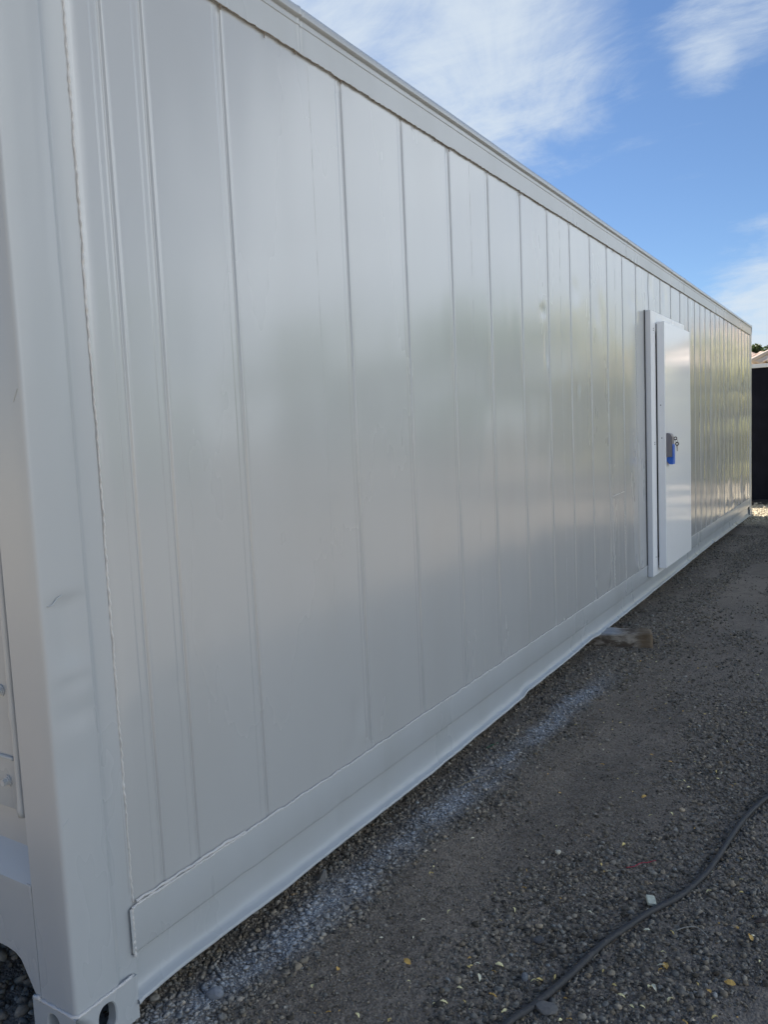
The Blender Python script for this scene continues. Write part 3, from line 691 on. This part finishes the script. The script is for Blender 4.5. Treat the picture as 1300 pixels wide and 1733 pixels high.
rock('stone', .78, 1.03, .018, .014, .010, (.11, .11, .11), 'dark slate stone half sunk in dirt beside the hose', 'stone', .4, 9, lift=.5)
rock('stone', .10, .36, .024, .018, .016, (.22, .24, .27), 'rounded stone dusted pale blue below the near container corner', 'stone', .4, 10, lift=.7)
rock('wood_scrap', 1.347, 1.421, .030, .009, .006, (.06, .045, .038), 'dark brown wood scrap at the right edge beyond the hose', 'wood scrap', .9, 11, lift=1.2)
def string(name, P, rad, col, label, cat):
    mb = MB(); mb.tube(catmull([(x, y, gz(x, y)+h) for x, y, h in P], 6), rad, 6); return tag(mb.build(name, mat(name+'_surface', col, .7), None, True), label, cat)
string('string', [(.907, 1.535, .008), (.93, 1.552, .010), (.945, 1.582, .011), (.965, 1.60, .009), (.985, 1.628, .008)], .0016, (.36, .035, .06), 'short piece of red string on smooth dirt above the hose', 'string')
string('straw', [(.619, 1.145, .009), (.66, 1.15, .012), (.70, 1.145, .014), (.74, 1.13, .012), (.765, 1.11, .008)], .0012, (.24, .20, .15), 'long thin dry straw arching over dirt left of the hose', 'straw')
string('twig', [(1.13, 1.255, .010), (1.155, 1.275, .016), (1.185, 1.285, .018), (1.215, 1.27, .011)], .0016, (.30, .29, .26), 'curved pale twig lying right of the hose', 'twig')
string('straw', [(.035, 2.28, .006), (.045, 2.33, .008), (.06, 2.37, .007)], .0016, (.02, .13, .06), 'short green plastic strand in the shade by the rail', 'strand')
string('straw', [(.10, 1.84, .007), (.13, 1.92, .012), (.16, 1.98, .009)], .0014, (.30, .25, .15), 'straight dry straw lying near the rail in shade', 'straw')

M_LEAF = []
for i, c_ in enumerate(((.78, .62, .24), (.84, .76, .42), (.66, .42, .12), (.84, .80, .60))): M_LEAF.append(mat('dry_leaf', c_, .7))
sp_ = [(.582, 2.354), (.83, 2.097), (.959, 2.003), (1.18, 1.511), (1.053, 1.218), (1.129, 1.069), (1.139, 1.074), (1.13, 1.05), (1.035, .931), (1.121, .967), (1.305, 1.088), (1.261, 1.028), (1.124, 2.366), (1.138, 2.385), (.858, 1.684), (.827, 1.511), (.849, 1.472), (.874, 1.227), (.863, 1.48), (.834, .854), (.844, .865), (.653, .823), (.665, .841), (.723, .867), (.693, .792), (.664, .727), (.757, .743), (.807, .703), (.651, .655), (.7, .684), (.307, .528), (.473, .503), (.558, .53), (.484, .75), (.326, .621), (.657, 1.133), (.642, 1.059), (.639, 1.262), (.635, .852), (1.071, 2.469), (1.048, 2.478), (.85, 2.499), (.756, 2.542), (1.327, 1.317), (1.332, 1.326), (1.179, .945), (1.291, .938), (1.097, .873), (1.122, .884), (1.229, .881), (.88, .893), (.933, .824), (1.063, .899), (1.132, .971), (.992, .975), (.48, 1.022), (.324, 1.19), (.348, 1.475), (.429, .942), (1.12, 1.133), (1.121, 1.238), (1.229, 1.041)]
r = random.Random(9)
for _ in range(130):
    y = r.uniform(.4, 4.5); sp_.append((r.uniform(.3, 1.5 if y < 3 else 1.1), y))
LM = []
for k in range(8):
    n = 7; L_ = r.uniform(.007, .012); w_ = L_*r.uniform(.3, .55); V = []; F = []
    for i in range(n+1):
        t = i/n; ww = w_*math.sin(math.pi*min(1, t*.93+.05))**.7*r.uniform(.8, 1.15); cz = .0035*math.sin(math.pi*t*r.uniform(.7, 1.2))
        V += [(-L_+2*L_*t, -ww, cz+.0018), (-L_+2*L_*t, 0, cz), (-L_+2*L_*t, ww, cz+.0018)]
        if i: a = (i-1)*3; F += [(a, a+3, a+4, a+1), (a+1, a+4, a+5, a+2)]
    V2 = V+[(x, y, z-.0006) for x, y, z in V]; m_ = len(V); F2 = F+[tuple(i+m_ for i in f[::-1]) for f in F]
    me = bpy.data.meshes.new('leaf_scrap'); me.from_pydata(V2, [], F2); me.materials.append(M_LEAF[k % 4]); LM.append(me)
for x, y in sp_:
    o = bpy.data.objects.new('leaf_scrap', LM[r.randrange(8)]); C.objects.link(o)
    s_ = r.uniform(.7, 1.25)*(1 if (x, y) in sp_[:62] else .6); o.location = (x, y, gz(x, y)+.009); o.rotation_euler = (r.uniform(-.5, .5), r.uniform(-.4, .4), r.uniform(0, 6.28)); o.scale = (s_, s_, s_)
    tag(o, 'tiny dry yellow leaf scrap lying on the dark gravel', 'leaf scrap', 'dry leaf scraps scattered over the gravel')

# ------------------------------------------------------------------ background
def corr(x0, x1, y, z0, z1, amp, pitch, name, m, parent):
    n = int((x1-x0)/pitch*4); V = []; F = []
    for i in range(n+1):
        x = x0+(x1-x0)*i/n; d = amp*math.sin(2*math.pi*(x-x0)/pitch)
        V += [(x, y+d, z0), (x, y+d, z1), (x, y+d+.02, z0), (x, y+d+.02, z1)]
        if i: a = (i-1)*4; F += [(a, a+4, a+5, a+1), (a+2, a+3, a+7, a+6), (a+1, a+5, a+7, a+3)]
    return link_mesh(name, V, F, m, parent)
FN = empty('sheet_fence', (-3.0, 14.6, 0), 'dark navy sheet fence with a white top rail beyond the container', 'fence')
m = mat('navy_sheet', (.012, .014, .022), .7, 0, .15); g = G(m); g.set('Base Color', g.mix(g.ramp(g.noise(3, 4), .4, .7), (.006, .007, .012), (.010, .011, .018)))
corr(-4.5, 3.2-.03, 0, -.15, 2.40, .008, .2, 'fence_sheet', m, FN)
mb = MB(); mb.box(-4.5, 3.2, -.03, .05, 2.402, 2.468, .004); mb.build('top_rail', mat('white_rail', (.8, .8, .76), .5), FN)
for k in range(4):
    mb = MB(); mb.box(-4.4+k*2.43, -4.32+k*2.43, .05, .13, -.15, 2.37); mb.build('fence_post', mat('post_grey', (.3, .3, .3), .6), FN)
# crumpled dark liner at the fence foot
m = mat('liner', (.035, .028, .025), .7)
V, F = grid(list(np.linspace(-2.2, 1.0, 60)), list(np.linspace(13.9, 14.5, 12)), lambda x, y: (x, y, gz(x, y)+.012+.05*abs(nz(x*4, y*5, 2))+.03*sstep(14.2, 14.5, y)))
o = link_mesh('ground_liner', V, F, m, None, True); md = o.modifiers.new('t', 'SOLIDIFY'); md.thickness = .006
tag(o, 'crumpled dark plastic liner along the foot of the navy fence', 'liner')

# tiled house behind the fence
HS = empty('house', (-1.5, 22, 0), 'house with a cream tiled hip roof rising behind the navy fence', 'house')
mt = mat('cream_tile', (.62, .52, .43), .7); g = G(mt)
g.set('Base Color', g.mix(g.noise(6, 5), (.84, .70, .60), (.66, .53, .44)))
x0, x1, y0, y1, ze, zr = -6.0, 5.8, -1.5, 3.0, 2.86, 3.27
def tiles(P0, P1, Q1, Q0, name, nu, nvv, parent):      # pantiled slope: eave P0-P1, top Q0-Q1
    P0, P1, Q0, Q1 = map(Vector, (P0, P1, Q0, Q1)); nrm = (P1-P0).cross(Q0-P0).normalized(); nrm *= 1 if nrm.z > 0 else -1
    U = [i/(nu*6) for i in range(nu*6+1)]; Vv = sorted([k/nvv for k in range(nvv+1)]+[(k+.97)/nvv for k in range(nvv)])
    def fn(u, v):
        p = P0.lerp(P1, u).lerp(Q0.lerp(Q1, u), v); return p+nrm*(.028*math.sin(2*math.pi*u*nu)-.03*((v*nvv+.015) % 1.0))
    V, F = grid(U, Vv, fn); o = link_mesh(name, V, F, mt, parent, True, 40); md = o.modifiers.new('t', 'SOLIDIFY'); md.thickness = .03; return o
rf = tiles((x0, y0, ze), (x1, y0, ze), (x1, y0+2.0, zr), (x0, y0+2.0, zr), 'roof', 46, 8, HS)
tiles((x0, y1, ze), (x1, y1, ze), (x1, y0+2.0, zr), (x0, y0+2.0, zr), 'roof_slope', 46, 8, HS)
hx0, hx1, hy, hr = .55, 5.6, -2.0, 2.3                        # hipped front wing, its left corner just past the container
hz_ = ze+.60*hr
tiles((hx0, hy, ze), (hx1, hy, ze), (hx1-hr, hy+hr, hz_), (hx0+hr, hy+hr, hz_), 'hip_slope', 22, 7, HS)
tiles((hx0, hy+2*hr, ze), (hx0, hy, ze), (hx0+hr, hy+hr, hz_), (hx0+hr, hy+hr+.01, hz_), 'hip_slope', 20, 7, HS)
tiles((hx1, hy, ze), (hx1, hy+2*hr, ze), (hx1-hr, hy+hr+.01, hz_), (hx1-hr, hy+hr, hz_), 'hip_slope', 20, 7, HS)
mb = MB(); mb.tube([(hx0-.02, hy-.02, ze+.03), (hx0+hr, hy+hr, hz_+.04), (hx1-hr, hy+hr, hz_+.04), (hx1+.02, hy-.02, ze+.03)], .055, 8); mb.build('ridge_tiles', mt, rf, True)
mb = MB(); mb.box(x0, hx0+.1, y0, y0+.04, 2.72, 2.82); mb.box(hx0+.05, hx1-.05, hy+.03, hy+.07, 2.70, 2.81); mb.build('fascia', mat('eave_shadow_brown', (.045, .03, .03), .6), HS)  # dark brown puts the shadow line under the eave into the colour
mb = MB(); mb.box(hx0+.25, hx1-.25, hy+.35, hy+1.2, 0, 2.78); mb.build('wing_wall', mat('grey_render', (.16, .155, .14), .8), HS)
mw = mat('cream_siding', (.55, .50, .42), .7); mb = MB()
for k in range(15): mb.box(x0+.4, x1-.4, y0+.5-.012*(k % 2), y1-.4, .0+k*.180, .0+(k+1)*.180-.004)
mb.build('wall', mw, HS)
for k in range(3):
    mb = MB(); mb.box(-4.2+k*3.2, -2.9+k*3.2, y0+.46, y0+.49, 1.0, 2.1, .01); f_ = mb.build('window', mat('window_frame', (.8, .8, .8), .4), HS)
    mb = MB(); mb.box(-4.12+k*3.2, -2.98+k*3.2, y0+.452, y0+.459, 1.08, 2.02); mb.build('pane', mat('glass_dark', (.03, .04, .05), .05), f_)

# trees: trunk, limbs and a crown of many leaf faces
def leafmat(name, c0, c1, tl=.5):
    m = mat(name, c0, .5); g = G(m); oi = g.noise(2.2, 4)
    col = g.mix(g.ramp(oi, .35, .65), c0, c1); g.set('Base Color', col)
    t = g.t; tr = g.new('ShaderNodeBsdfTranslucent'); g.link(col, tr.inputs[0]); mx_ = g.new('ShaderNodeMixShader'); mx_.inputs[0].default_value = tl
    g.link(g.p.outputs[0], mx_.inputs[1]); g.link(tr.outputs[0], mx_.inputs[2]); g.link(mx_.outputs[0], t.nodes['Material Output'].inputs[0]); return m
LG = [leafmat('green_leaves', (.14, .30, .07), (.24, .42, .10), .55), leafmat('yellow_green_leaves', (.56, .60, .30), (.78, .73, .46)), leafmat('dark_leaves', (.035, .06, .02), (.07, .09, .03))]
M_BARK = mat('bark', (.12, .09, .065), .9)
def tree(x, y, h, w, mi, label, cat='tree', seed=0, trunk=.28, n=6000, leaf=.11, group=None, name='tree'):
    r = np.random.default_rng(seed+100); T = empty(name, (x, y, gz(x, y)), label, cat, group)
    nc = 26; cz = h*(trunk+(1-trunk)*r.random(nc)**.8); wr = w*.5*np.sin(np.clip((cz/h-trunk)/(1-trunk), .02, .98)*math.pi*.86+.25)**.8
    a = r.uniform(0, 6.28, nc); rad = wr*np.sqrt(r.random(nc)); cx = rad*np.cos(a); cy = rad*np.sin(a); cr = w*r.uniform(.11, .22, nc)
    k = r.integers(0, nc, n); d = r.normal(0, 1, (n, 3)); d /= np.linalg.norm(d, axis=1)[:, None]; rr_ = cr[k]*r.random(n)**.35
    P = np.stack([cx[k], cy[k], cz[k]], -1)+d*rr_[:, None]*np.array([1, 1, .75]); P[:, 2] = np.maximum(P[:, 2], h*.06)
    u = r.normal(0, 1, (n, 3)); u /= np.linalg.norm(u, axis=1)[:, None]; v = np.cross(u, r.normal(0, 1, (n, 3))); v /= np.linalg.norm(v, axis=1)[:, None]
    s = leaf*r.uniform(.6, 1.3, n)[:, None]; Q = np.stack([P-u*s, P-v*s*.5, P+u*s, P+v*s*.5], 1).reshape(-1, 3)
    me = bpy.data.meshes.new('crown'); np_mesh(me, Q, np.arange(4*n).reshape(-1, 4), 4); me.materials.append(LG[mi]); o = bpy.data.objects.new('crown', me); C.objects.link(o); o.parent = T
    mb = MB(); tr_ = h*.022+.03; mb.tube([(0, 0, -.1), (.02*h, 0, h*.3), (0, .02*h, h*.6), (0, 0, h*.85)], [tr_*1.3, tr_, tr_*.6, tr_*.2], 9)
    for i in range(9): mb.tube([(0, 0, h*(.2+.05*i)), (cx[i]*.5, cy[i]*.5, (h*(.2+.05*i)+cz[i])/2+.1), (cx[i], cy[i], cz[i])], [tr_*.5, tr_*.3, tr_*.1], 6)
    mb.build('trunk', M_BARK, T, True); return T
tree(-3.05, 40, 4.9, 1.9, 2, 'small dark tree showing above the left slope of the tiled roof', seed=1, n=2600, leaf=.10)
tree(-1.9, 38, 5.0, 1.8, 2, 'dark tree cut by the right edge above the tiled roof', seed=2, n=2600, leaf=.10)
tree(5.0, 19.0, 4.4, 3.4, 1, 'yellow green bushy tree right of the tiled house', seed=3, trunk=.08)
tree(8.0, 17.5, 4.8, 4.2, 0, 'broad green tree standing in the sunlit yard', seed=4, trunk=.1)
tree(11.5, 16.0, 4.4, 4.4, 0, 'green tree with a low rounded crown', seed=5, trunk=.1)
tree(14.5, 12.5, 5.0, 4.8, 0, 'tall green tree at the side of the yard', seed=6, trunk=.1)
tree(1.35, 16.6, 3.1, 2.0, 1, 'yellow green shrub at the fence end', 'shrub', seed=7, trunk=.03, name='shrub')
tree(3.0, 16.2, 3.2, 2.4, 1, 'yellow green shrub in front of the tiled house', 'shrub', seed=17, trunk=.03, name='shrub')
tree(16.5, 8.0, 4.6, 5.0, 2, 'dark green tree opposite the container side', seed=8, trunk=.1)
tree(17.5, 3.0, 4.2, 5.0, 0, 'green tree opposite the container near end', seed=9, trunk=.1)

# pale workshop building added behind the viewpoint to bounce light onto the container end
BD = empty('reflector', (2.0, -13, 0), 'pale rendered workshop building with a roller door, added behind the viewpoint to bounce light', 'reflector')
mb = MB(); mb.box(-9, 9, -5, 0, -.1, 2.7); mb.build('wall', mat('pale_render', (.62, .56, .47), .85), BD)
mb = MB(); mb.box(-9.2, 9.2, -5.2, .25, 2.703, 2.82); mb.build('roof', mat('grey_roof_sheet', (.3, .3, .3), .5), BD)
mb = MB()
for k in range(11): mb.box(-2, 2, .003, .03+.01*(k % 2), .05+k*.22, .05+k*.22+.215)
mb.build('roller_door', mat('roller_grey', (.35, .36, .38), .5), BD)
